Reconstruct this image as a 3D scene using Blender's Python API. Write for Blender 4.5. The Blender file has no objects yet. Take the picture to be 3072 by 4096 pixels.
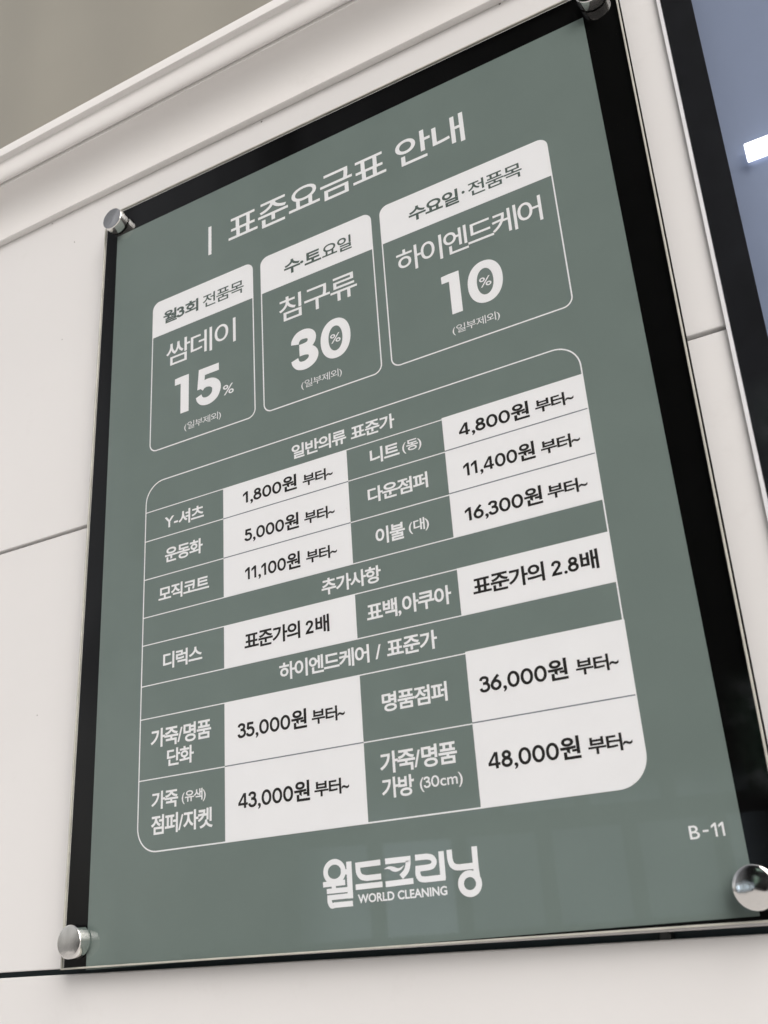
import bpy, bmesh, math, random
from mathutils import Matrix, Vector
random.seed(7)
scene = bpy.context.scene
col = scene.collection

# ------------------------------------------------------------------ camera
cd = bpy.data.cameras.new('camera')
cd.sensor_fit = 'HORIZONTAL'
cd.sensor_width = 36.0
cd.lens = 4089.8 / 3072 * 36.0
cd.clip_start = 0.01
cd.clip_end = 200
cam = bpy.data.objects.new('camera', cd)
col.objects.link(cam)
cam.matrix_world = Matrix((
    (0.871865, 0.245241, 0.423919, 0.736472),
    (0.485122, -0.313812, -0.816197, -0.761369),
    (-0.067134, 0.917267, -0.392574, -0.003722),
    (0, 0, 0, 1)))
cd.dof.use_dof = True
cd.dof.focus_distance = 1.02
cd.dof.aperture_fstop = 14
scene.camera = cam

# ------------------------------------------------------------------ light
scene.view_settings.view_transform = 'Standard'
scene.view_settings.look = 'None'
scene.view_settings.exposure = 0.34
scene.view_settings.gamma = 1.0
scene.view_settings.use_curve_mapping = False
scene.render.engine = 'CYCLES'
scene.cycles.use_denoising = True
scene.cycles.max_bounces = 10
scene.cycles.transparent_max_bounces = 12
SUN_ELEV, SUN_AZ = 36.0, 44.0          # azimuth: degrees right of straight out from the wall

world = bpy.data.worlds.new('World')
scene.world = world
world.use_nodes = True
wn, wl = world.node_tree.nodes, world.node_tree.links
wn.clear()
wo = wn.new('ShaderNodeOutputWorld')
bg = wn.new('ShaderNodeBackground')
sky = wn.new('ShaderNodeTexSky')
sky.sky_type = 'NISHITA'
sky.sun_disc = False
sky.sun_elevation = math.radians(SUN_ELEV)
sky.sun_rotation = math.radians(180 - SUN_AZ)
sky.dust_density = 4.0
hs = wn.new('ShaderNodeHueSaturation')
hs.inputs['Saturation'].default_value = 0.22
tint = wn.new('ShaderNodeMixRGB')
tint.blend_type = 'MULTIPLY'
tint.inputs[0].default_value = 1.0
tint.inputs[2].default_value = (1.0, 0.975, 0.96, 1)
wl.new(sky.outputs[0], hs.inputs['Color'])
wl.new(hs.outputs[0], tint.inputs[1])
# sky brightness shaped for reflections in the sign: bright left, dark ahead, bright right
def wmath(op, a, b=None, c=None):
    n_ = wn.new('ShaderNodeMath'); n_.operation = op
    for k_, v_ in enumerate((a, b, c)):
        if v_ is None: continue
        if isinstance(v_, (int, float)): n_.inputs[k_].default_value = v_
        else: wl.new(v_, n_.inputs[k_])
    return n_.outputs[0]


def wramp(src, stops):
    n_ = wn.new('ShaderNodeValToRGB')
    el = n_.color_ramp.elements
    el[0].position, el[1].position = stops[0][0], stops[-1][0]
    el[0].color = (stops[0][1],) * 3 + (1,); el[1].color = (stops[-1][1],) * 3 + (1,)
    for p_, v_ in stops[1:-1]:
        q_ = el.new(p_); q_.color = (v_,) * 3 + (1,)
    wl.new(src, n_.inputs[0])
    return n_.outputs[0]


wtc = wn.new('ShaderNodeTexCoord')
wsp = wn.new('ShaderNodeSeparateXYZ')
wl.new(wtc.outputs['Generated'], wsp.inputs[0])
neg = wmath('MULTIPLY', wsp.outputs['Y'], -1.0)
az = wmath('ARCTAN2', wsp.outputs['X'], neg)
az01 = wmath('MULTIPLY_ADD', az, 1 / (2 * math.pi), 0.5)          # 0.5 is straight out from the wall
A01 = lambda d: d / 360 + 0.5
front = wramp(az01, [(0.0, 0.6), (A01(-62), 1.15), (A01(-46), 0.95), (A01(-36), 0.50), (A01(-34.2), 0.40), (A01(-33.4), 0.10), (A01(-31.6), 0.10), (A01(-30.8), 0.34), (A01(-24), 0.14), (A01(-15), 0.015), (A01(14), 0.015), (A01(26), 1.0), (1.0, 0.6)])
high = wramp(wsp.outputs['Z'], [(0.0, 0.0), (0.76, 0.0), (0.90, 1.0), (1.0, 1.0)])
streak = wn.new('ShaderNodeTexNoise')
streak.noise_dimensions = '2D'; streak.inputs['Scale'].default_value = 1.0; streak.inputs['Detail'].default_value = 3
cv = wn.new('ShaderNodeCombineXYZ')
wl.new(wmath('MULTIPLY', az01, 62.0), cv.inputs[0]); wl.new(wmath('MULTIPLY', wsp.outputs['Z'], 2.2), cv.inputs[1])
wl.new(cv.outputs[0], streak.inputs['Vector'])
stv = wramp(streak.outputs['Fac'], [(0.0, 0.45), (0.38, 0.6), (0.60, 1.15), (1.0, 1.4)])
fac = wmath('MAXIMUM', wmath('MULTIPLY', front, stv), high)
# pale window bays low down on the far side
win = wn.new('ShaderNodeTexBrick')
win.inputs['Color1'].default_value = (0.30, 0.36, 0.42, 1); win.inputs['Color2'].default_value = (0.10, 0.12, 0.13, 1)
win.inputs['Mortar'].default_value = (0.03, 0.03, 0.03, 1)
win.inputs['Scale'].default_value = 1.0; win.inputs['Mortar Size'].default_value = 0.05
win.inputs['Brick Width'].default_value = 0.5; win.inputs['Row Height'].default_value = 0.5
cw = wn.new('ShaderNodeCombineXYZ')
wl.new(wmath('MULTIPLY', az01, 40.0), cw.inputs[0]); wl.new(wmath('MULTIPLY', wsp.outputs['Z'], 5.0), cw.inputs[1])
wl.new(cw.outputs[0], win.inputs['Vector'])
low = wramp(wmath('MULTIPLY_ADD', wsp.outputs['Z'], 1.0, 0.2), [(0.0, 0.0), (0.17, 0.0), (0.19, 1.0), (0.30, 0.8), (0.335, 0.0), (1.0, 0.0)])
bay = wramp(az01, [(0.0, 0.0), (A01(-34), 0.0), (A01(-31), 1.0), (A01(-12), 0.9), (A01(-9), 0.0), (1.0, 0.0)])
wmask = wmath('MULTIPLY', low, bay)
dark = wn.new('ShaderNodeMixRGB'); dark.blend_type = 'MULTIPLY'; dark.inputs[0].default_value = 1.0
wl.new(tint.outputs[0], dark.inputs[1]); wl.new(fac, dark.inputs[2])
scl = wn.new('ShaderNodeMixRGB'); scl.blend_type = 'MULTIPLY'; scl.inputs[0].default_value = 1.0
scl.inputs[2].default_value = (24, 24, 24, 1)
wl.new(win.outputs['Color'], scl.inputs[1])
addw = wn.new('ShaderNodeMixRGB'); addw.blend_type = 'ADD'
wl.new(wmask, addw.inputs[0]); wl.new(dark.outputs[0], addw.inputs[1]); wl.new(scl.outputs[0], addw.inputs[2])
lowl = wramp(wmath('MULTIPLY_ADD', wsp.outputs['Z'], 1.0, 0.2), [(0.0, 0.0), (0.12, 0.0), (0.14, 1.0), (0.40, 0.9), (0.46, 0.0), (1.0, 0.0)])
bayl = wramp(az01, [(0.0, 0.0), (A01(-75), 0.0), (A01(-66), 1.0), (A01(-43), 1.0), (A01(-38), 0.0), (1.0, 0.0)])
addl = wn.new('ShaderNodeMixRGB'); addl.blend_type = 'ADD'  # added pale glow low on the left of the sky, brightens the caps
addl.inputs[2].default_value = (1.5, 1.46, 1.4, 1)
wl.new(wmath('MULTIPLY', lowl, bayl), addl.inputs[0]); wl.new(addw.outputs[0], addl.inputs[1])
# leafy planting and a pale gap straight ahead, seen in the dark borders at the right
lf = wn.new('ShaderNodeTexNoise'); lf.inputs['Scale'].default_value = 26; lf.inputs['Detail'].default_value = 4; lf.inputs['Roughness'].default_value = 0.65
wl.new(wtc.outputs['Generated'], lf.inputs['Vector'])
lfc = wn.new('ShaderNodeValToRGB')
le = lfc.color_ramp.elements
le[0].position, le[0].color = 0.40, (0.1, 0.12, 0.1, 1)
le[1].position, le[1].color = 0.66, (5.0, 5.2, 5.4, 1)
q_ = le.new(0.52); q_.color = (0.9, 1.6, 1.1, 1)
wl.new(lf.outputs['Fac'], lfc.inputs[0])
z01 = wmath('MULTIPLY_ADD', wsp.outputs['Z'], 1.0, 0.2)
p1 = wmath('MULTIPLY', wramp(z01, [(0.0, 0.0), (0.50, 0.0), (0.53, 1.0), (0.62, 1.0), (0.66, 0.0), (1.0, 0.0)]),
           wramp(az01, [(0.0, 0.0), (A01(-5.4), 0.0), (A01(-4.6), 1.0), (A01(4), 1.0), (A01(6), 0.0), (1.0, 0.0)]))
p2 = wmath('MULTIPLY', wramp(z01, [(0.0, 0.0), (0.30, 0.0), (0.32, 1.0), (0.38, 0.8), (0.42, 0.0), (1.0, 0.0)]),
           wramp(az01, [(0.0, 0.0), (A01(-10.0), 0.0), (A01(-8.6), 1.0), (A01(-5), 1.0), (A01(-4), 0.0), (1.0, 0.0)]))
addf = wn.new('ShaderNodeMixRGB'); addf.blend_type = 'ADD'
wl.new(wmath('MAXIMUM', p1, p2), addf.inputs[0]); wl.new(addl.outputs[0], addf.inputs[1]); wl.new(lfc.outputs[0], addf.inputs[2])
wl.new(addf.outputs[0], bg.inputs['Color'])
bg.inputs['Strength'].default_value = 0.12
wl.new(bg.outputs[0], wo.inputs[0])

sd = bpy.data.lights.new('sun', 'SUN')
sd.energy = 1.5
sd.angle = math.radians(50)
sd.color = (1.0, 0.97, 0.945)
sun = bpy.data.objects.new('sun', sd)
col.objects.link(sun)
e, a = math.radians(SUN_ELEV), math.radians(SUN_AZ)
to_sun = Vector((math.sin(a) * math.cos(e), -math.cos(a) * math.cos(e), math.sin(e)))
sun.rotation_euler = to_sun.to_track_quat('Z', 'Y').to_euler()
sun.location = (0.5, -3, 3)


# ------------------------------------------------------------------ helpers
def tag(o, label=None, cat=None, group=None, kind=None):
    if label: o['label'] = label
    if cat: o['category'] = cat
    if group: o['group'] = group
    if kind: o['kind'] = kind
    return o


def empty(name, loc, label, cat):
    o = bpy.data.objects.new(name, None)
    o.empty_display_size = 0.05
    o.location = loc
    col.objects.link(o)
    return tag(o, label, cat)


ORIGIN = {}


def link(name, verts, faces, mats, parent=None, mi=None, smooth=False):
    """One mesh object; coordinates are world metres, the object sits at its own centre."""
    me = bpy.data.meshes.new(name)
    xs = [v[0] for v in verts]; ys = [v[1] for v in verts]; zs = [v[2] for v in verts]
    c = Vector(((min(xs) + max(xs)) / 2, (min(ys) + max(ys)) / 2, (min(zs) + max(zs)) / 2))
    me.from_pydata([tuple(Vector(v) - c) for v in verts], [], faces)
    mats = mats if isinstance(mats, (list, tuple)) else [mats]
    for m in mats:
        me.materials.append(m)
    if mi:
        for p, k in zip(me.polygons, mi):
            p.material_index = k
    me.update()
    bm = bmesh.new(); bm.from_mesh(me)
    bmesh.ops.recalc_face_normals(bm, faces=bm.faces)
    bm.to_mesh(me); bm.free()
    if smooth:
        for p in me.polygons:
            p.use_smooth = True
    o = bpy.data.objects.new(name, me)
    col.objects.link(o)
    ORIGIN[o.name] = c
    if parent:
        o.parent = parent
        pc = ORIGIN[parent.name] if parent.name in ORIGIN else parent.location
        o.location = c - pc
    else:
        o.location = c
    return o


def bevel(o, w, seg=2, ang=30):
    b = o.modifiers.new('bevel', 'BEVEL')
    b.width = w; b.segments = seg; b.limit_method = 'ANGLE'; b.angle_limit = math.radians(ang)
    return o


class Geo:
    """collects flat printed shapes and solids of one object"""
    def __init__(s):
        s.v, s.f, s.m = [], [], []

    def poly(s, pts, y, mi=0):                 # pts in mm on the sign's plane, y in m
        n = len(s.v)
        s.v += [(p[0] / 1000, y, p[1] / 1000) for p in pts]
        s.f.append(tuple(range(n, n + len(pts)))); s.m.append(mi)

    def mesh(s, vs, fs, y, mi=0):
        n = len(s.v)
        s.v += [(p[0] / 1000, y - (p[2] * 1e-5 if len(p) > 2 else 0), p[1] / 1000) for p in vs]
        for f in fs:
            s.f.append(tuple(i + n for i in f)); s.m.append(mi)

    def rect(s, x0, z0, x1, z1, y, mi=0):
        s.poly([(x0, z0), (x1, z0), (x1, z1), (x0, z1)], y, mi)

    def prism(s, pts, y0, y1, mi=0):           # pts in metres (x, z)
        n, k = len(s.v), len(pts)
        s.v += [(p[0], y0, p[1]) for p in pts] + [(p[0], y1, p[1]) for p in pts]
        s.f += [tuple(range(n, n + k)), tuple(range(n + k, n + 2 * k))]
        s.m += [mi, mi]
        for i in range(k):
            j = (i + 1) % k
            s.f.append((n + i, n + j, n + k + j, n + k + i)); s.m.append(mi)

    def ribbon(s, pts, w, y, mi=0, closed=False):
        k = len(pts)
        L, R = [], []
        for i in range(k):
            p = Vector(pts[i])
            pa = Vector(pts[i - 1]) if (i > 0 or closed) else None
            pb = Vector(pts[(i + 1) % k]) if (i < k - 1 or closed) else None
            d1 = (p - pa).normalized() if pa is not None else (pb - p).normalized()
            d2 = (pb - p).normalized() if pb is not None else d1
            n1, n2 = Vector((-d1.y, d1.x)), Vector((-d2.y, d2.x))
            m = (n1 + n2).normalized()
            q = min(1 / max(m.dot(n1), 0.35), 2.2)
            ww = w[i] if isinstance(w, (list, tuple)) else w
            L.append(p + m * ww / 2 * q); R.append(p - m * ww / 2 * q)
        fs = []
        for i in range(k if closed else k - 1):
            j = (i + 1) % k
            fs.append((i, j, k + j, k + i))
        s.mesh(L + R, fs, y, mi)

    def build(s, name, mats, parent=None, smooth=False):
        return link(name, s.v, s.f, mats, parent, s.m, smooth)


def spline(pts, n=8):
    P = [Vector(p) for p in pts]
    P = [P[0] * 2 - P[1]] + P + [P[-1] * 2 - P[-2]]
    out = []
    for i in range(1, len(P) - 2):
        a, b, c, d = P[i - 1:i + 3]
        for k in range(n):
            t = k / n
            out.append(0.5 * (2 * b + (c - a) * t + (2 * a - 5 * b + 4 * c - d) * t * t + (3 * b - a - 3 * c + d) * t ** 3))
    out.append(P[-2])
    return [tuple(p) for p in out]


def rrect(x0, z0, x1, z1, r, n=12):
    """rounded rectangle, r = radii (bl, br, tr, tl)"""
    out = []
    for (cx, cz, rr, a0) in ((x0 + r[0], z0 + r[0], r[0], 180), (x1 - r[1], z0 + r[1], r[1], 270),
                             (x1 - r[2], z1 - r[2], r[2], 0), (x0 + r[3], z1 - r[3], r[3], 90)):
        if rr == 0:
            out.append((cx, cz)); continue
        for k in range(n + 1):
            t = math.radians(a0 + 90 * k / n)
            out.append((cx + rr * math.cos(t), cz + rr * math.sin(t)))
    return out


def ellipse(cx, cz, rx, rz, n=48, pw=1.0):
    out = []
    for k in range(n):
        t = 2 * math.pi * k / n
        c, s_ = math.cos(t), math.sin(t)
        out.append((cx + rx * math.copysign(abs(c) ** pw, c), cz + rz * math.copysign(abs(s_) ** pw, s_)))
    return out


def ring(g, outer, inner, y, mi=0):
    k = len(outer)
    g.mesh(outer + inner, [(i, (i + 1) % k, k + (i + 1) % k, k + i) for i in range(k)], y, mi)


# ------------------------------------------------------------------ lettering
_tmp = []
_glyph = {}


def _text_mesh(body, off):
    c = bpy.data.curves.new('lettering_source', 'FONT')
    c.body = body; c.size = 1.0; c.offset = off; c.resolution_u = 5
    o = bpy.data.objects.new('lettering_source', c)
    col.objects.link(o)
    bpy.context.view_layer.update()
    m = bpy.data.meshes.new_from_object(o.evaluated_get(bpy.context.evaluated_depsgraph_get()))
    vs = [(v.co.x, v.co.y) for v in m.vertices]
    fs = [tuple(p.vertices) for p in m.polygons]
    bpy.data.objects.remove(o); bpy.data.curves.remove(c); bpy.data.meshes.remove(m)
    return vs, fs


class _Pen:
    """monoline digits: strokes laid over each other in hair-thin layers"""
    def __init__(s, w):
        s.w, s.v, s.f, s.k = w, [], [], 0

    def stroke(s, pts, closed=False):
        t = Geo(); t.ribbon(pts, s.w, 0.0, 0, closed)
        n = len(s.v)
        s.v += [(p[0] * 1000, p[2] * 1000, s.k) for p in t.v]
        s.f += [tuple(i + n for i in f) for f in t.f]
        s.k += 1


def digit(ch, w):
    p = _Pen(w)
    if ch == '0':
        p.stroke(ellipse(.28, .35, .265 - w / 2, .362 - w / 2, 40, .96), True); adv = .575
    elif ch == '2':
        p.stroke(spline([(.05, .49), (.075, .595), (.15, .65), (.235, .652), (.325, .61), (.355, .52), (.33, .425), (.25, .32), (.15, .205), (.065, .115)], 5)[:-1] + [(.05, w / 2), (.43, w / 2)]); adv = .49
    elif ch == '3':
        p.stroke(spline([(.045, .53), (.08, .615), (.16, .655), (.25, .65), (.335, .595), (.34, .49), (.29, .415), (.21, .385), (.14, .385)], 5))
        p.stroke(spline([(.14, .382), (.24, .382), (.335, .345), (.385, .25), (.375, .155), (.315, .08), (.22, .046), (.13, .055), (.06, .105), (.035, .185)], 5)); adv = .47
    elif ch == '5':
        p.stroke([(.39, .70 - w / 2), (.105, .70 - w / 2), (.08, .36)])
        p.stroke(spline([(.075, .36), (.15, .41), (.24, .42), (.335, .375), (.385, .27), (.37, .155), (.305, .075), (.21, .046), (.12, .058), (.055, .11), (.035, .175)], 5)); adv = .47
    elif ch == '6':
        p.stroke(ellipse(.235, .235, .24 - w / 2, .245 - w / 2, 36), True)
        p.stroke(spline([(.365, .675), (.24, .545), (.13, .415), (.065, .30), (.055, .235)], 5)); adv = .50
    else:
        p.stroke(ellipse(.235, .525, .20 - w / 2, .188 - w / 2, 36), True)
        p.stroke(ellipse(.235, .212, .24 - w / 2, .218 - w / 2, 36), True); adv = .50
    return p.v, p.f, adv


def glyph(ch, off):
    key = (ch, off)
    if key in _glyph:
        return _glyph[key]
    if ch == ' ':
        r = ([], [], 0.3)
    elif ch == '1':
        s_ = 0.096 + 2 * off
        h = 0.70
        r = ([(.175, 0), (.175 + s_, 0), (.175 + s_, h), (.19, h), (.0, h - .135), (.0, h - .135 - s_ * 1.12), (.175, h - s_ * 1.30)],
             [(0, 1, 2, 3, 6), (3, 4, 5, 6)], .175 + s_ + .10)
    elif ch in '023568':
        r = digit(ch, 0.096 + 2 * off)
    elif ch == '4':
        s_ = 0.094 + 2 * off
        xv, h, zb = .31, .70, .135
        zt = zb + s_ * 0.92
        m_ = (h - zt) / (xv - .015)
        zc = zt + m_ * (xv - .125)
        V4 = [(xv, 0), (xv + s_, 0), (xv + s_, h), (xv, h), (0, zb), (xv, zb), (xv, zt), (0, zt),
              (xv + s_, zb), (xv + s_ + .085, zb), (xv + s_ + .085, zt), (xv + s_, zt), (.125, zt), (xv, zc), (xv - .015, h)]
        r = (V4, [(0, 1, 8, 5), (5, 8, 11, 6), (6, 11, 2, 3), (4, 5, 6, 12, 7), (8, 9, 10, 11), (7, 12, 13, 3, 14)], xv + s_ + .085 + .05)
    else:
        vs, fs = _text_mesh(ch, off)
        bar0 = min(v[0] for v in _text_mesh('|', 0)[0])
        two = _text_mesh(ch + '|', 0)[0]
        adv = max(two, key=lambda v: v[0])[0]
        if ch == '~':
            mid = sum(v[0] for v in vs) / len(vs)
            vs = [(mid + (v[0] - mid) * 0.78 - 0.08, v[1]) for v in vs]
        bw = max(v[0] for v in _text_mesh('|', 0)[0])
        r = (vs, fs, adv - bw)
    _glyph[key] = r
    return r


def write(g, text, x0, x1, z0, z1, y, off, mi=0, gap=0.0, heavy=0.0):
    """set a line so that its ink fills the box x0..x1, z0..z1 (mm)"""
    V, F, x = [], [], 0.0
    for ch in text:
        vs, fs, adv = glyph(ch, off + (heavy if ord(ch) > 0x2000 or ch == '~' else 0))
        n = len(V)
        V += [(v[0] + x, v[1], v[2] if len(v) > 2 else 0) for v in vs]
        F += [tuple(i + n for i in f) for f in fs]
        x += adv + (gap if ord(ch) > 0x2000 else 0)
    a0 = min(v[0] for v in V); a1 = max(v[0] for v in V)
    b0 = min(v[1] for v in V); b1 = max(v[1] for v in V)
    sx, sz = (x1 - x0) / (a1 - a0), (z1 - z0) / (b1 - b0)
    g.mesh([((v[0] - a0) * sx + x0, (v[1] - b0) * sz + z0, v[2]) for v in V], F, y, mi)


def numeral(g, ch, x0, x1, z0, z1, y):
    """heavy display numerals of the discount cards"""
    w, h = x1 - x0, z1 - z0
    U = lambda pts: [(x0 + p[0] * w / 35.0, z0 + p[1] * h / 46.0) for p in pts]
    if ch == '1':
        s_ = w * 0.585
        g.poly([(x1 - s_, z0), (x1, z0), (x1, z1), (x1 - s_, z1)], y)
        g.poly([(x0, z1 - 8.6), (x1 - s_, z1 - 8.6), (x1 - s_, z1), (x0, z1 - 0.6)], y)
    elif ch == '0':
        cx, cz = (x0 + x1) / 2, (z0 + z1) / 2
        ring(g, ellipse(cx, cz, w / 2, h / 2, 56, 0.93), ellipse(cx, cz, w / 2 - 9.4, h / 2 - 8.6, 56, 0.95), y)
    elif ch == '3':
        up = spline(U([(6.0, 32.2), (7.2, 36.6), (11.2, 40.6), (17.0, 41.6), (23.0, 40.3), (26.8, 36.6), (26.9, 31.4), (23.6, 27.4), (18.0, 26.0), (11.4, 25.9)]), 7)
        n = len(up)
        g.ribbon(up, [11.4 + (9.0 - 11.4) * min(1, abs(i / n - 0.35) * 2.2) for i in range(n)], y)
        lo = spline(U([(11.4, 21.2), (19.0, 21.3), (25.4, 19.4), (28.6, 14.2), (26.8, 8.6), (21.6, 5.2), (16.0, 4.3), (10.2, 5.8), (6.6, 9.6), (5.3, 14.2)]), 7)
        n = len(lo)
        g.ribbon(lo, [11.6 + (8.8 - 11.6) * min(1, abs(i / n - 0.38) * 2.2) for i in range(n)], y - 0.00004)
    elif ch == '5':
        g.poly(U([(5.2, 46), (32.4, 46), (32.4, 37), (13.6, 37), (12.8, 29.0), (12.2, 21.4), (3.2, 21.4)]), y)
        lo = spline(U([(7.6, 21.6), (11.2, 25.0), (16.8, 26.3), (23.4, 24.8), (28.4, 20.2), (29.0, 14.6), (26.6, 8.6), (21.4, 5.2), (16.0, 4.3), (10.4, 5.6), (6.6, 9.2), (5.2, 13.4)]), 7)
        n = len(lo)
        g.ribbon(lo, [11.6 + (8.0 - 11.6) * min(1, abs(i / n - 0.42) * 2.0) for i in range(n)], y - 0.00004)


# ------------------------------------------------------------------ materials
def base(name):
    m = bpy.data.materials.new(name)
    m.use_nodes = True
    nt = m.node_tree
    return m, nt.nodes, nt.links, nt.nodes['Principled BSDF']


def paint(name, rgb, rough=0.5, var=0.03, scale=9.0, bump=0.0, bscale=400.0, spec=0.5, dirt=None, coat=0.0):
    """procedural painted or printed surface: base colour drifting a little, fine grain bump, optional specks"""
    m, n, l, b = base(name)
    tc = n.new('ShaderNodeTexCoord')
    no = n.new('ShaderNodeTexNoise')
    no.inputs['Scale'].default_value = scale; no.inputs['Detail'].default_value = 5
    l.new(tc.outputs['Object'], no.inputs['Vector'])
    r = n.new('ShaderNodeValToRGB')
    r.color_ramp.elements[0].position = 0.3; r.color_ramp.elements[1].position = 0.7
    r.color_ramp.elements[0].color = tuple(c * (1 - var) for c in rgb) + (1,)
    r.color_ramp.elements[1].color = tuple(min(1, c * (1 + var)) for c in rgb) + (1,)
    l.new(no.outputs['Fac'], r.inputs[0])
    out = r.outputs[0]
    if dirt:
        d = n.new('ShaderNodeTexNoise')
        d.inputs['Scale'].default_value = dirt[0]; d.inputs['Detail'].default_value = 8; d.inputs['Roughness'].default_value = 0.7
        l.new(tc.outputs['Object'], d.inputs['Vector'])
        dr = n.new('ShaderNodeValToRGB')
        dr.color_ramp.elements[0].position = dirt[1]; dr.color_ramp.elements[1].position = dirt[1] + 0.12
        dr.color_ramp.elements[0].color = (0, 0, 0, 1); dr.color_ramp.elements[1].color = (dirt[2],) * 3 + (1,)
        l.new(d.outputs['Fac'], dr.inputs[0])
        mx = n.new('ShaderNodeMixRGB'); mx.inputs[2].default_value = dirt[3] + (1,)
        l.new(dr.outputs[0], mx.inputs[0]); l.new(out, mx.inputs[1])
        out = mx.outputs[0]
    l.new(out, b.inputs['Base Color'])
    rr = n.new('ShaderNodeMapRange')
    rr.inputs['To Min'].default_value = rough * 0.85; rr.inputs['To Max'].default_value = min(1, rough * 1.15)
    l.new(no.outputs['Fac'], rr.inputs['Value']); l.new(rr.outputs[0], b.inputs['Roughness'])
    b.inputs['Specular IOR Level'].default_value = spec
    b.inputs['Coat Weight'].default_value = coat
    if bump:
        bn = n.new('ShaderNodeTexNoise')
        bn.inputs['Scale'].default_value = bscale; bn.inputs['Detail'].default_value = 3
        l.new(tc.outputs['Object'], bn.inputs['Vector'])
        bp = n.new('ShaderNodeBump')
        bp.inputs['Strength'].default_value = bump; bp.inputs['Distance'].default_value = 0.0006
        l.new(bn.outputs['Fac'], bp.inputs['Height']); l.new(bp.outputs[0], b.inputs['Normal'])
    return m


M = {}
M['wall'] = paint('white_laminate', (0.695, 0.685, 0.678), 0.36, 0.02, 3.0, 0.06, 300, dirt=(11, 0.60, 0.16, (0.50, 0.48, 0.46)))
M['mould'] = paint('white_gloss_paint', (0.775, 0.76, 0.745), 0.36, 0.02, 4.0, 0.08, 90, dirt=(13, 0.62, 0.16, (0.50, 0.48, 0.45)))
M['channel'] = paint('dark_teal_channel', (0.012, 0.030, 0.036), 0.5, 0.25, 30)
M['groove'] = paint('grey_joint', (0.16, 0.15, 0.14), 0.6, 0.1, 30)
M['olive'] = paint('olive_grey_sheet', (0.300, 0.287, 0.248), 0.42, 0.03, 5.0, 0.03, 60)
M['green'] = paint('green_grey_print', (0.150, 0.188, 0.177), 0.55, 0.025, 22, 0.02, 700, spec=0.2)
M['white'] = paint('white_print', (0.80, 0.795, 0.825), 0.55, 0.01, 25, spec=0.2)
M['ink'] = paint('black_ink', (0.016, 0.0145, 0.014), 0.55, 0.05, 25, spec=0.2)
M['rule'] = paint('slate_rule', (0.16, 0.18, 0.21), 0.55, 0.05, 25, spec=0.2)
M['inkgreen'] = paint('green_ink', (0.085, 0.115, 0.105), 0.55, 0.03, 25, spec=0.2)
M['black'] = paint('black_board', (0.0015, 0.0015, 0.0015), 0.6, 0.2, 40, spec=0.03)
M['border'] = paint('black_glass_border', (0.008, 0.0085, 0.011), 0.5, 0.2, 30, spec=0.1)
M['edge'] = paint('polished_acrylic_edge', (0.46, 0.45, 0.40), 0.25, 0.12, 60)
M['edgewhite'] = paint('frosted_glass_edge', (0.66, 0.66, 0.68), 0.4, 0.05, 60)
M['blue'] = paint('blue_grey_backing', (0.212, 0.252, 0.365), 0.5, 0.03, 6, spec=0.2)
M['pavement'] = paint('pale_concrete', (0.60, 0.575, 0.55), 0.8, 0.12, 2.0, 0.2, 60)
M['screw'] = paint('dark_screw', (0.02, 0.02, 0.02), 0.3, 0.2, 80)
M['barrel'] = paint('black_rubber', (0.01, 0.01, 0.01), 0.5, 0.2, 80)

# clear acrylic / glass: transparent with a Fresnel mirror and dust and hair scratches
def clear(name, ior=1.49, dust=0.015):
    m, n, l, b = base(name)
    n.remove(b)
    out = n['Material Output']
    tr = n.new('ShaderNodeBsdfTransparent'); tr.inputs[0].default_value = (0.985, 0.99, 0.985, 1)
    gl = n.new('ShaderNodeBsdfGlossy'); gl.inputs['Roughness'].default_value = 0.015
    fr = n.new('ShaderNodeFresnel'); fr.inputs['IOR'].default_value = ior
    mx = n.new('ShaderNodeMixShader')
    # only the outer side of a sheet mirrors (the ray inside it is not bent, so Fresnel does not hold there)
    ge = n.new('ShaderNodeNewGeometry')
    ou = n.new('ShaderNodeMath'); ou.operation = 'SUBTRACT'; ou.inputs[0].default_value = 1.0
    mu = n.new('ShaderNodeMath'); mu.operation = 'MULTIPLY'
    l.new(ge.outputs['Backfacing'], ou.inputs[1])
    l.new(fr.outputs[0], mu.inputs[0]); l.new(ou.outputs[0], mu.inputs[1])
    l.new(mu.outputs[0], mx.inputs[0]); l.new(tr.outputs[0], mx.inputs[1]); l.new(gl.outputs[0], mx.inputs[2])
    tc = n.new('ShaderNodeTexCoord')
    no = n.new('ShaderNodeTexNoise'); no.inputs['Scale'].default_value = 420; no.inputs['Detail'].default_value = 2
    l.new(tc.outputs['Object'], no.inputs['Vector'])
    rp = n.new('ShaderNodeValToRGB')
    rp.color_ramp.elements[0].position = 0.775; rp.color_ramp.elements[1].position = 0.82
    rp.color_ramp.elements[0].color = (0, 0, 0, 1); rp.color_ramp.elements[1].color = (0.16, 0.16, 0.16, 1)
    l.new(no.outputs['Fac'], rp.inputs[0])
    df = n.new('ShaderNodeBsdfDiffuse'); df.inputs[0].default_value = (0.5, 0.49, 0.46, 1)
    m2 = n.new('ShaderNodeMixShader')
    l.new(rp.outputs[0], m2.inputs[0]); l.new(mx.outputs[0], m2.inputs[1]); l.new(df.outputs[0], m2.inputs[2])
    l.new(m2.outputs[0], out.inputs[0])
    return m


M['acrylic'] = clear('clear_acrylic')
M['glass'] = clear('clear_glass', 1.5)


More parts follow.
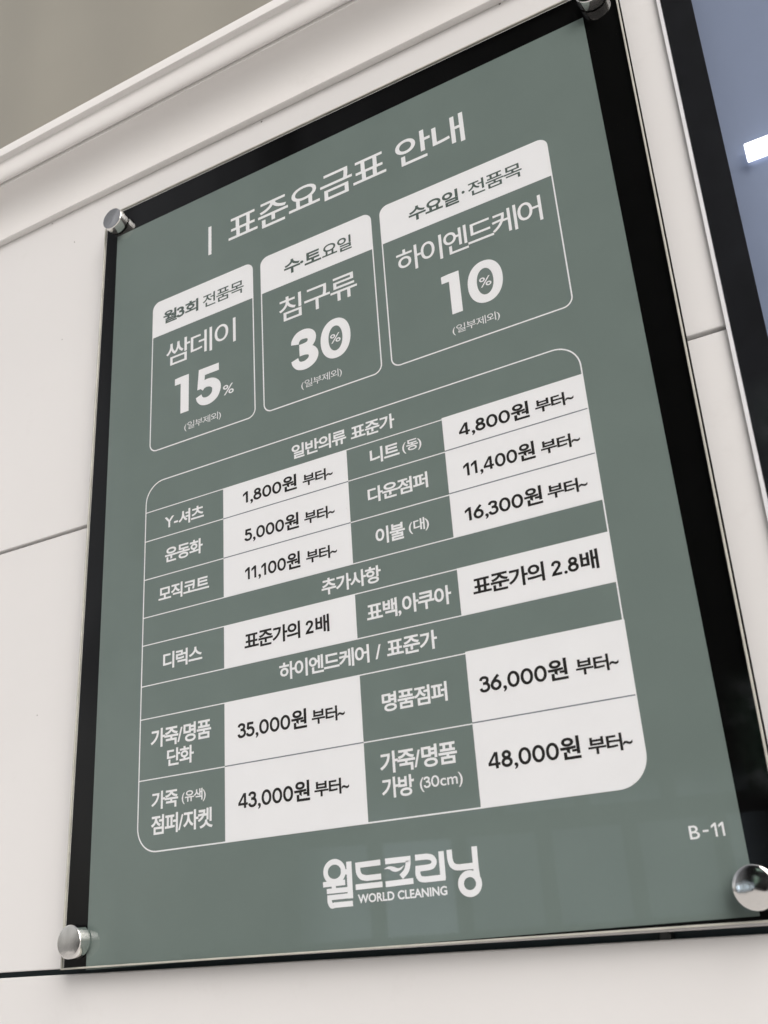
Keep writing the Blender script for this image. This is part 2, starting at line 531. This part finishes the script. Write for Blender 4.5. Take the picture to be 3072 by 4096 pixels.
def chrome_mat():
    m, n, l, b = base('polished_chrome')
    b.inputs['Metallic'].default_value = 1.0
    b.inputs['Base Color'].default_value = (0.90, 0.89, 0.87, 1)
    tc = n.new('ShaderNodeTexCoord')
    no = n.new('ShaderNodeTexNoise'); no.inputs['Scale'].default_value = 130; no.inputs['Detail'].default_value = 4
    l.new(tc.outputs['Object'], no.inputs['Vector'])
    rr = n.new('ShaderNodeMapRange')
    rr.inputs['From Min'].default_value = 0.35; rr.inputs['From Max'].default_value = 0.75
    rr.inputs['To Min'].default_value = 0.06; rr.inputs['To Max'].default_value = 0.16
    l.new(no.outputs['Fac'], rr.inputs['Value']); l.new(rr.outputs[0], b.inputs['Roughness'])
    wv = n.new('ShaderNodeTexNoise'); wv.inputs['Scale'].default_value = 45
    l.new(tc.outputs['Object'], wv.inputs['Vector'])
    bp = n.new('ShaderNodeBump'); bp.inputs['Strength'].default_value = 0.10; bp.inputs['Distance'].default_value = 0.002
    l.new(wv.outputs['Fac'], bp.inputs['Height']); l.new(bp.outputs[0], b.inputs['Normal'])
    return m


M['chrome'] = chrome_mat()


def emit(name, rgb, s):
    m, n, l, b = base(name)
    b.inputs['Base Color'].default_value = (0.8, 0.8, 0.8, 1)
    b.inputs['Emission Color'].default_value = rgb + (1,)
    b.inputs['Emission Strength'].default_value = s
    return m


M['tube'] = emit('lit_tube', (0.95, 0.96, 1.0), 1.5)

# ------------------------------------------------------------------ the wall
WY = 0.016                                            # front plane of the wall panels
wall = empty('storefront_wall', (0.25, WY + 0.03, -0.30),
             'glossy white panel wall with dark horizontal joints and a stepped cornice moulding, behind the price sign', 'wall')


def slope(x, z, k):
    return z + k * x


XL, XR = -0.9, 0.672          # the panels end under the neighbouring glass panel's border
def panel(zt, kt, zb, kb):
    g = Geo()
    g.prism([(XL, slope(XL, zb, kb)), (XR, slope(XR, zb, kb)), (XR, slope(XR, zt, kt)), (XL, slope(XL, zt, kt))], WY, WY + 0.014)
    return bevel(g.build('wall_panel', M['wall'], wall), 0.0012, 3)


panel(0.93, -0.0095, 0.4549, -0.0067)
panel(0.4511, -0.0067, -0.0006, -0.0096)
panel(-0.0056, -0.0096, -0.55, 0)
g = Geo()
g.prism([(XL, -0.6), (XR, -0.6), (XR, 0.2), (XL, 0.2)], WY + 0.0145, WY + 0.03)
g.build('joint_channel', M['channel'], wall)
g = Geo()
g.prism([(XL, 0.2), (XR, 0.2), (XR, 0.9), (XL, 0.9)], WY + 0.0085, WY + 0.03)
# grey joint strip behind the upper joint, set shallow
g = Geo()
g.prism([(XL, 0.44), (XR, 0.42), (XR, 0.47), (XL, 0.49)], WY + 0.0145, WY + 0.022)
g.build('joint_strip', M['groove'], wall)
# fixing screw seated in the lower joint
g = Geo()
cx, cz = 0.5295, -0.0088
circ = [(cx + 0.0042 * math.cos(t * math.pi / 12), cz + 0.0042 * math.sin(t * math.pi / 12)) for t in range(24)]
g.prism(circ, WY + 0.004, WY + 0.0143)
bevel(g.build('screw', M['screw'], wall), 0.0008)

# cornice moulding: profile of (projection from the wall, apparent height) swept along the wall
CZ, D0 = -0.0037, 0.7774
def prof(p, za):
    return (WY - p, CZ + (za - CZ) * (D0 - p) / D0)


P = [(-0.002, 0.9155), (0.0006, 0.9163), (0.0014, 0.9172), (0.0066, 0.9242), (0.0078, 0.9258), (0.0084, 0.9272), (0.0086, 0.9300)]
for k in range(1, 15):
    t = k / 14
    P.append((0.0086 + 0.0290 * t ** 2.1, 0.9300 + 0.0936 * t))
P += [(0.0384, 1.0241), (0.0388, 1.0248), (0.0388, 1.0302), (0.0386, 1.0309)]
for k in range(1, 11):
    t = k / 10 * math.pi / 2
    P.append((0.0386 + 0.0098 * math.sin(t), 1.0309 + 0.0282 * (1 - math.cos(t) ** 1.15)))
P += [(0.0486, 1.0660), (0.0488, 1.0722), (0.0494, 1.0736), (0.0556, 1.0840), (0.0562, 1.0856), (0.0562, 1.0988), (0.0556, 1.1001)]
pr = [prof(*p) for p in P]
top = pr[-1]
pr += [(WY + 0.012, top[1] + 0.001), (WY + 0.012, pr[0][1])]
vs, fs = [], []
N = len(pr)
for xx in (XL, 1.5):
    for (y, z) in pr:
        vs.append((xx, y, z - 0.0095 * xx))
for i in range(N):
    j = (i + 1) % N
    fs.append((i, j, N + j, N + i))
fs += [tuple(range(N)), tuple(range(N, 2 * N))]
o = link('cornice_moulding', vs, fs, M['mould'], wall)
for p_ in o.data.polygons:
    p_.use_smooth = True
o.data.set_sharp_from_angle(angle=math.radians(28))

# dark specks on the panels: small dried drips, each a tiny raised dot
g = Geo()
for (sx, sz, sr) in ((0.62, -0.0925, 0.0016), (-0.1325, 0.9133, 0.0009), (0.2072, 0.9104, 0.0010), (0.5154, 0.9102, 0.0014), (-0.0894, 0.8646, 0.0008), (-0.1, 0.72, 0.0007), (-0.10, 0.25, 0.0007), (0.45, -0.13, 0.0009)):
    pts = [(sx + sr * random.uniform(0.7, 1.1) * math.cos(t * math.pi / 5), sz + sr * random.uniform(0.7, 1.2) * math.sin(t * math.pi / 5)) for t in range(10)]
    g.prism(pts, WY - 0.0003, WY + 0.001)
g.build('speck', M['groove'], wall)

# olive grey sheet above the cornice, standing in shallow vertical folds
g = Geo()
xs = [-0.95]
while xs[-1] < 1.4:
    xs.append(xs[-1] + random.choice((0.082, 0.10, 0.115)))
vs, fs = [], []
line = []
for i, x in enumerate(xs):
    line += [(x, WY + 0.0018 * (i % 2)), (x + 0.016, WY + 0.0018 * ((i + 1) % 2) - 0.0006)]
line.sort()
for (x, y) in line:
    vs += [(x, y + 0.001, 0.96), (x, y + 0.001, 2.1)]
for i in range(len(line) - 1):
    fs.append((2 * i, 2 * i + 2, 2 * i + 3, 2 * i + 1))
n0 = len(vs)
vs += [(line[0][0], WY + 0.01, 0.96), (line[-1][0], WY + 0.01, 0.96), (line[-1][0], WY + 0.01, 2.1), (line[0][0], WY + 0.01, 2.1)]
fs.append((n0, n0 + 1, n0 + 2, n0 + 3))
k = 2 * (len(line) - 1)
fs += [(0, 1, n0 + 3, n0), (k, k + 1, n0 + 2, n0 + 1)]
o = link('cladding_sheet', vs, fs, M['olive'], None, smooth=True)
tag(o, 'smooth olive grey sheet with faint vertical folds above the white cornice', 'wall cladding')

# pale pavement in front of the wall: its bounce lights the undersides
g = Geo()
n0 = len(g.v)
g.v += [(-30, 0.03, -1.55), (30, 0.03, -1.55), (30, -30, -1.55), (-30, -30, -1.55)]
g.f.append((0, 1, 2, 3)); g.m.append(0)
tag(g.build('pavement', M['pavement']), kind='structure')

# ------------------------------------------------------------------ the price sign
sign = empty('price_sign', (0.3, 0.012, 0.0),
             'large grey green price list behind clear acrylic with a black border and chrome corner caps', 'sign')
TL, TR, BR, BL = (-0.0180, 0.8603), (0.6363, 0.8526), (0.6253, -0.0045), (-0.0286, -0.0011)


def inset(q_, d):
    (tlx, tlz), (trx, trz), (brx, brz), (blx, blz) = q_
    return [(tlx + d, tlz - d), (trx - d, trz - d), (brx - d, brz + d), (blx + d, blz + d)]


quad = [TL, TR, BR, BL]
inn = inset(quad, 0.0016)
g = Geo(); g.prism(inn, -0.003, 0.0)
g.build('acrylic_sheet', M['acrylic'], sign)
g = Geo()
for i in range(4):
    j = (i + 1) % 4
    g.prism([quad[i], quad[j], inn[j], inn[i]], -0.003, 0.0)
bevel(g.build('acrylic_edge', M['edge'], sign), 0.0003, 1)
bb = inset(quad, 0.0004)
bb[1] = (bb[1][0] + 0.0012, bb[1][1]); bb[2] = (bb[2][0] + 0.0012, bb[2][1])
g = Geo(); g.prism(bb, 0.0012, 0.0046)
g.build('black_backing', M['black'], sign)
g = Geo(); g.prism([(0.0, 0.8229), (0.6, 0.8229), (0.6, 0.0), (0.0, -0.0027)], 0.0006, 0.0011)
poster = g.build('printed_poster', M['green'], sign)
Y1, Y2, Y3 = 0.00045, 0.00035, 0.00025

# heading
g = Geo()
g.rect(140, 735, 144.4, 774.5, Y1)
g.build('heading_bar', M['white'], poster)
g = Geo()
write(g, '표준요금표', 168.6, 372.9, 738.6, 772.9, Y1, 0.009, gap=-0.06)
g.build('heading_lettering', M['white'], poster)
g = Geo()
write(g, '안내', 385.0, 463.7, 738.4, 775.2, Y1, 0.009, gap=-0.06)
g.build('heading_lettering', M['white'], poster)

# discount cards
def card(x0, x1, z0, z1, zh, rad):
    g = Geo()
    r = rad
    out = rrect(x0, z0, x1, z1, (r, r, r, r))
    w = 1.35
    inn_ = rrect(x0 + w, z0 + w, x1 - w, z1 - w, (r - w,) * 4)
    ring(g, out, inn_, Y1)
    g.poly(rrect(x0 + w * 0.5, zh, x1 - w * 0.5, z1 - w * 0.5, (0, 0, r - w * 0.5, r - w * 0.5)), Y1 - 0.00003)
    return g


HG = 1                                     # second slot: green ink
g = card(60.0, 201.0, 507.0, 700.0, 653.0, 10)
write(g, '월3회', 75.6, 126.0, 666.0, 682.9, Y2, 0.027, HG, gap=-0.07)
write(g, '전품목', 132.4, 188.4, 665.7, 682.9, Y2, 0.010, HG, gap=-0.07)
write(g, '쌈데이', 81.1, 177.0, 607.2, 637.5, Y2, 0.003, gap=-0.09)
numeral(g, '1', 94.2, 113.5, 542.3, 588.2, Y2)
numeral(g, '5', 122.0, 156.8, 542.0, 588.0, Y2)
write(g, '%', 159.6, 173.6, 545.0, 557.0, Y2, 0.006)
write(g, '(일부제외)', 108.0, 156.6, 518.2, 528.6, Y2, -0.003, gap=-0.08)
g.build('discount_card', [M['white'], M['inkgreen']], poster)

g = card(211.0, 350.5, 507.0, 699.5, 653.0, 10)
write(g, '수·토', 241.8, 288.6, 664.4, 682.3, Y2, 0.029, HG, gap=-0.07)
write(g, '요일', 289.8, 325.8, 665.0, 682.7, Y2, 0.015, HG, gap=-0.07)
write(g, '침구류', 233.7, 328.9, 606.9, 637.0, Y2, 0.007, gap=-0.07)
numeral(g, '3', 245.8, 280.1, 542.0, 587.7, Y2)
numeral(g, '0', 282.7, 317.9, 541.6, 587.7, Y2)
write(g, '%', 294.2, 306.2, 559.4, 570.0, Y2, 0.004)
write(g, '(일부제외)', 257.6, 305.3, 518.3, 528.6, Y2, -0.003, gap=-0.08)
g.build('discount_card', [M['white'], M['inkgreen']], poster)

g = card(360.5, 544.8, 507.8, 700.0, 653.5, 10)
write(g, '수요일', 393.4, 449.2, 666.0, 684.0, Y2, 0.027, HG, gap=-0.07)
g.poly(ellipse(454.4, 676.0, 1.7, 1.7, 20), Y2, HG)
write(g, '전품목', 459.6, 516.4, 667.0, 684.3, Y2, 0.012, HG, gap=-0.07)
write(g, '하이엔드케어', 375.5, 529.8, 609.0, 637.6, Y2, 0.006, gap=-0.12)
numeral(g, '1', 421.2, 440.0, 542.6, 588.6, Y2)
numeral(g, '0', 447.6, 483.2, 542.6, 589.0, Y2)
write(g, '%', 459.5, 471.5, 560.0, 570.8, Y2, 0.004)
write(g, '(일부제외)', 427.3, 475.3, 519.2, 529.6, Y2, -0.003, gap=-0.08)
g.build('discount_card', [M['white'], M['inkgreen']], poster)

# price table
X0, XE, ZB, ZT, RT = 56.8, 542.4, 92.2, 470.6, 24
C1, C2, C3 = 159.0, 305.3, 407.0
g = Geo()
w = 1.25
ring(g, rrect(X0, ZB, XE, ZT, (RT,) * 4), rrect(X0 + w, ZB + w, XE - w, ZT - w, (RT - w,) * 4), Y1)
lines = [436.8, 403.8, 361.4, 320.6, 291.4, 249.8, 217.0, 158.6]
full = (436.8, 320.6, 291.4, 249.8, 217.0)
for z in lines:
    h = 0.5
    segs = [(X0 + w, XE - w)] if z in full else [(X0 + w, C1), (C2, C3)]
    for (a_, b_) in segs:
        g.rect(a_, z - h, b_, z + h, Y1 - 0.00002)
g.build('table_rule', M['white'], poster)


def cell(x0, z0, x1, z1, corner=0, rule=None):
    g = Geo()
    if corner:
        g.poly(rrect(x0, z0, x1, z1, (0, corner, 0, 0), 16), Y2)
    else:
        g.rect(x0, z0, x1, z1, Y2)
    if rule:
        for z in rule:
            g.rect(x0, z - 0.5, x1 - (0 if x1 < 400 else 1.0), z + 0.5, Y3 + 0.00004, 1)
    return g.build('price_cell', [M['white'], M['rule']], poster)


cell(C1, 320.6, C2, 436.8, 0, (403.6, 361.4))
cell(C3, 320.8, XE, 438.4, 0, (404.6, 362.4))
cell(C1, 249.8, C2, 291.2)
cell(C3, 249.9, XE, 292.0)
cell(C1, 92.4, C2, 217.0, 0, (158.8,))
cell(C3, 92.3, XE + 0.4, 218.4, RT, (159.2,))

W_ITEM, W_PRICE, GP = 0.0140, 0.0155, -0.07
items = [[('일반의류 표준가', 243.2, 358.7, 444.6, 460.2)], [('Y-셔츠', 83.1, 134.4, 411.2, 427.4)], [('운동화', 84.5, 132.9, 374.0, 390.4)],
         [('모직코트', 77.1, 141.0, 333.2, 349.2)], [('니트', 330.2, 361.5, 413.6, 429.6), ('(동)', 364.6, 384.4, 414.2, 426.9)],
         [('다운점퍼', 325.1, 387.5, 374.8, 390.6)], [('이불', 330.4, 360.5, 332.2, 348.8), ('(대)', 364.5, 384.7, 334.2, 347.3)],
         [('추가사항', 270.5, 333.1, 297.4, 313.6)], [('표백,아쿠아', 316.3, 399.5, 261.8, 279.6)], [('디럭스', 84.5, 132.8, 262.4, 279.2)],
         [('하이엔드케어 / 표준가', 221.3, 382.4, 226.6, 243.2)], [('가죽/명품', 71.0, 143.4, 187.6, 205.6), ('단화', 91.3, 123.2, 167.9, 184.3)],
         [('가죽', 73.4, 105.2, 130.2, 146.6), ('(유색)', 109.6, 137.1, 131.2, 143.2), ('점퍼/자켓', 73.6, 145.0, 107.4, 125.2)],
         [('명품점퍼', 325.5, 387.3, 181.0, 197.5)], [('가죽/명품', 319.7, 391.0, 130.0, 148.0), ('가방', 319.9, 350.2, 110.0, 126.8),
         ('(30cm)', 355.4, 393.7, 111.0, 122.9)]]
for it in items:
    g = Geo()
    for (t, a_, b_, c_, d_) in it:
        off = 0.009 if t[0] == '(' else W_ITEM
        write(g, t, a_, b_, c_, d_, Y1 - 0.00002, off, gap=GP, heavy=0.008)
    g.build('item_lettering', M['white'], poster)
prices = [[('1,800원', 183.5, 247.8, 411.2, 428.6), ('부터~', 254.7, 288.8, 412.2, 424.8)], [('5,000원', 184.6, 248.6, 370.2, 387.7), ('부터~', 254.9, 288.8, 372.4, 385.2)],
          [('11,100원', 184.8, 248.6, 330.0, 347.6), ('부터~', 255.2, 289.1, 332.4, 345.2)], [('4,800원', 422.6, 490.5, 412.0, 429.4), ('부터~', 496.1, 531.2, 414.0, 426.8)],
          [('11,400원', 423.0, 490.7, 372.2, 389.8), ('부터~', 496.0, 531.0, 373.8, 386.7)], [('16,300원', 420.0, 491.7, 329.8, 347.4), ('부터~', 496.3, 531.3, 332.2, 345.0)],
          [('표준가의 2.8배', 420.1, 530.4, 263.6, 280.4)], [('표준가의 2배', 183.0, 277.0, 262.8, 279.4)],
          [('35,000원', 173.7, 249.2, 179.4, 197.6), ('부터~', 254.4, 288.4, 181.6, 194.8)], [('43,000원', 173.7, 249.6, 117.0, 135.3), ('부터~', 254.2, 288.9, 119.6, 132.7)],
          [('36,000원', 416.5, 492.4, 179.6, 197.6), ('부터~', 499.0, 533.3, 181.2, 194.4)], [('48,000원', 417.2, 493.7, 118.2, 136.4), ('부터~', 499.7, 534.1, 120.2, 133.4)]]
for it in prices:
    g = Geo()
    for (t, a_, b_, c_, d_) in it:
        write(g, t, a_, b_, c_, d_, Y3, W_PRICE, gap=GP, heavy=0.010)
    g.build('price_lettering', M['ink'], poster)

# company lettering in its own drawn letter shapes
g = Geo()
sw = 4.6
lay = [0]
def rb(pts, w=sw, closed=False, k=0):
    lay[0] += 1
    g.ribbon(pts, w, Y1 - 0.000012 * lay[0], 0, closed)


rb(ellipse(270.4, 57.9, 8.6, 7.8, 40), 4.4, True)
rb([(258.9, 48.7), (280.2, 48.9)], 4.2)
rb([(269.1, 48.6), (269.2, 42.0)], 4.0)
rb([(284.6, 64.6), (284.6, 36.2)], 5.0)
rb([(276.6, 56.8), (284.6, 56.9)], 4.0)
rb([(262.3, 43.2), (286.9, 43.2)], 3.9)
rb([(262.6, 38.2), (286.4, 38.3)], 3.9)
rb(spline([(264.6, 38.0), (264.7, 35.2), (266.4, 32.0), (269.5, 32.2)], 6) + [(286.6, 32.2)], 4.2)
rb([(314.2, 61.2), (292.9, 60.9)] + spline([(292.9, 58.9), (293.4, 55.0), (295.8, 51.8), (300.4, 50.3)], 6) + [(314.2, 50.4)], 4.4)
rb([(290.0, 44.2), (315.0, 44.4)], 4.3)
rb([(318.7, 61.4), (339.6, 61.3)] + spline([(339.6, 60.0), (339.0, 56.4), (337.2, 52.4), (332.4, 48.4)], 6), 4.5)
rb([(317.9, 44.1), (343.0, 44.5)], 4.4)
lay[0] += 1
leaf = spline([(317.0, 55.6), (321.0, 57.2), (325.2, 56.9), (330.6, 55.2), (336.0, 57.0)], 6) + spline([(336.0, 57.0), (332.5, 53.8), (328.4, 52.7), (325.0, 53.3), (321.4, 55.3), (317.0, 55.6)], 6)[1:-1]
g.poly(leaf, Y1 - 0.000012 * lay[0])
rb([(346.0, 61.6)] + spline([(356.4, 61.5), (360.6, 60.3), (362.6, 57.2), (360.8, 54.2), (357.0, 53.3)], 6) + [(347.8, 53.2)] + spline([(347.6, 51.5), (347.6, 48.6), (349.4, 45.6), (353.4, 44.6)], 6) + [(371.3, 44.7)], 4.5)
rb([(369.2, 64.2), (369.2, 44.0)], 4.7)
rb([(376.4, 64.6)] + spline([(376.4, 58.0), (377.6, 53.8), (380.6, 51.4), (385.0, 50.8)], 6) + [(397.6, 50.9)], 4.6)
rb(spline([(398.0, 65.0), (397.9, 57.0), (397.9, 48.0), (398.4, 40.0)], 5), 4.7)
rb(ellipse(391.6, 38.3, 7.6, 7.2, 40), 5.0, True)
write(g, 'WORLD CLEANING', 291.5, 371.7, 31.7, 38.5, Y1 - 0.00002, 0.025)
g.build('company_lettering', M['white'], poster)
g = Geo()
write(g, 'B', 563.5, 570.6, 52.6, 61.7, Y1, 0.006)
g.rect(573.0, 56.6, 577.0, 57.9, Y1)
write(g, '11', 579.0, 587.8, 52.7, 62.0, Y1, 0.006, gap=-0.03)
g.build('code_lettering', M['white'], poster)

# chrome standoff caps: lathe profile on an axis along -Y
def cap(cx, cz, big=False):
    R, h = 0.0146, 0.0128
    y0 = -0.0032
    pf = [(0.0, -0.0002), (R * 0.9, -0.0002), (R * 0.93, 0.0006), (R, 0.0010), (R, h - 0.0011), (R * 0.985, h - 0.0005), (R * 0.955, h - 0.00008)]
    if big:
        pf += [(R * 0.80, h + 0.0004), (R * 0.5, h + 0.0010), (0.0, h + 0.0012)]
    else:
        pf += [(R * 0.90, h), (0.0, h)]
    vs, fs = [], []
    S_ = 72
    for (r, hh) in pf:
        for k in range(S_):
            t = 2 * math.pi * k / S_
            vs.append((cx + max(r, 1e-5) * math.cos(t), y0 - hh, cz + max(r, 1e-5) * math.sin(t)))
    for i in range(len(pf) - 1):
        for k in range(S_):
            k2 = (k + 1) % S_
            fs.append((i * S_ + k, i * S_ + k2, (i + 1) * S_ + k2, (i + 1) * S_ + k))
    o = link('standoff_cap', vs, fs, M['chrome'], sign)
    for p_ in o.data.polygons:
        p_.use_smooth = True
    o.data.set_sharp_from_angle(angle=math.radians(35))
    # dark spacer between the backing board and the wall
    g = Geo()
    g.prism([(cx + 0.011 * math.cos(t * math.pi / 16), cz + 0.011 * math.sin(t * math.pi / 16)) for t in range(32)], 0.0047, WY - 0.0002)
    g.build('spacer', M['barrel'], sign)


cap(0.0052, 0.8378)
cap(-0.0066, 0.0220)
cap(0.6135, 0.8360)
cap(0.6032, 0.0176, True)

# ------------------------------------------------------------------ the glass panel at the right
gp = empty('glass_display_panel', (0.9, WY, 0.3),
           'dark bordered glass panel with blue grey field and white lit tube', 'display panel')
L0 = lambda z: 0.6558 + 0.0158 * z
GX1 = 1.5
ZB_, ZT_ = -0.45, 0.905
g = Geo(); g.prism([(L0(ZB_) + 0.0032, ZB_), (GX1, ZB_), (GX1, ZT_), (L0(ZT_) + 0.0032, ZT_)], WY - 0.0045, WY - 0.0015)
g.build('glass_sheet', M['glass'], gp)
g = Geo(); g.prism([(L0(ZB_), ZB_), (L0(ZB_) + 0.0032, ZB_), (L0(ZT_) + 0.0032, ZT_), (L0(ZT_), ZT_)], WY - 0.0045, WY - 0.0015)
g.build('glass_edge', M['edgewhite'], gp)
I0 = lambda z: 0.6835 + 0.0190 * z
g = Geo(); g.prism([(L0(ZB_) + 0.0034, ZB_), (I0(ZB_), ZB_), (I0(ZT_), ZT_), (L0(ZT_) + 0.0034, ZT_)], WY - 0.0013, WY - 0.0002)
g.build('black_border', M['border'], gp)
g = Geo(); g.prism([(0.66, ZB_), (GX1, ZB_), (GX1, ZT_), (0.66, ZT_)], WY + 0.016, WY + 0.020)
g.build('blue_field', M['blue'], gp)
g = Geo()
tz = lambda x: 0.6155 - 0.0066 * (x - 0.713)
g.prism([(0.7098, tz(0.7098) - 0.0088), (1.0, tz(1.0) - 0.0088), (1.0, tz(1.0) + 0.0088), (0.7102, tz(0.7102) + 0.0088)], WY + 0.007, WY + 0.013)
bevel(g.build('lit_tube', M['tube'], gp), 0.0012, 3)
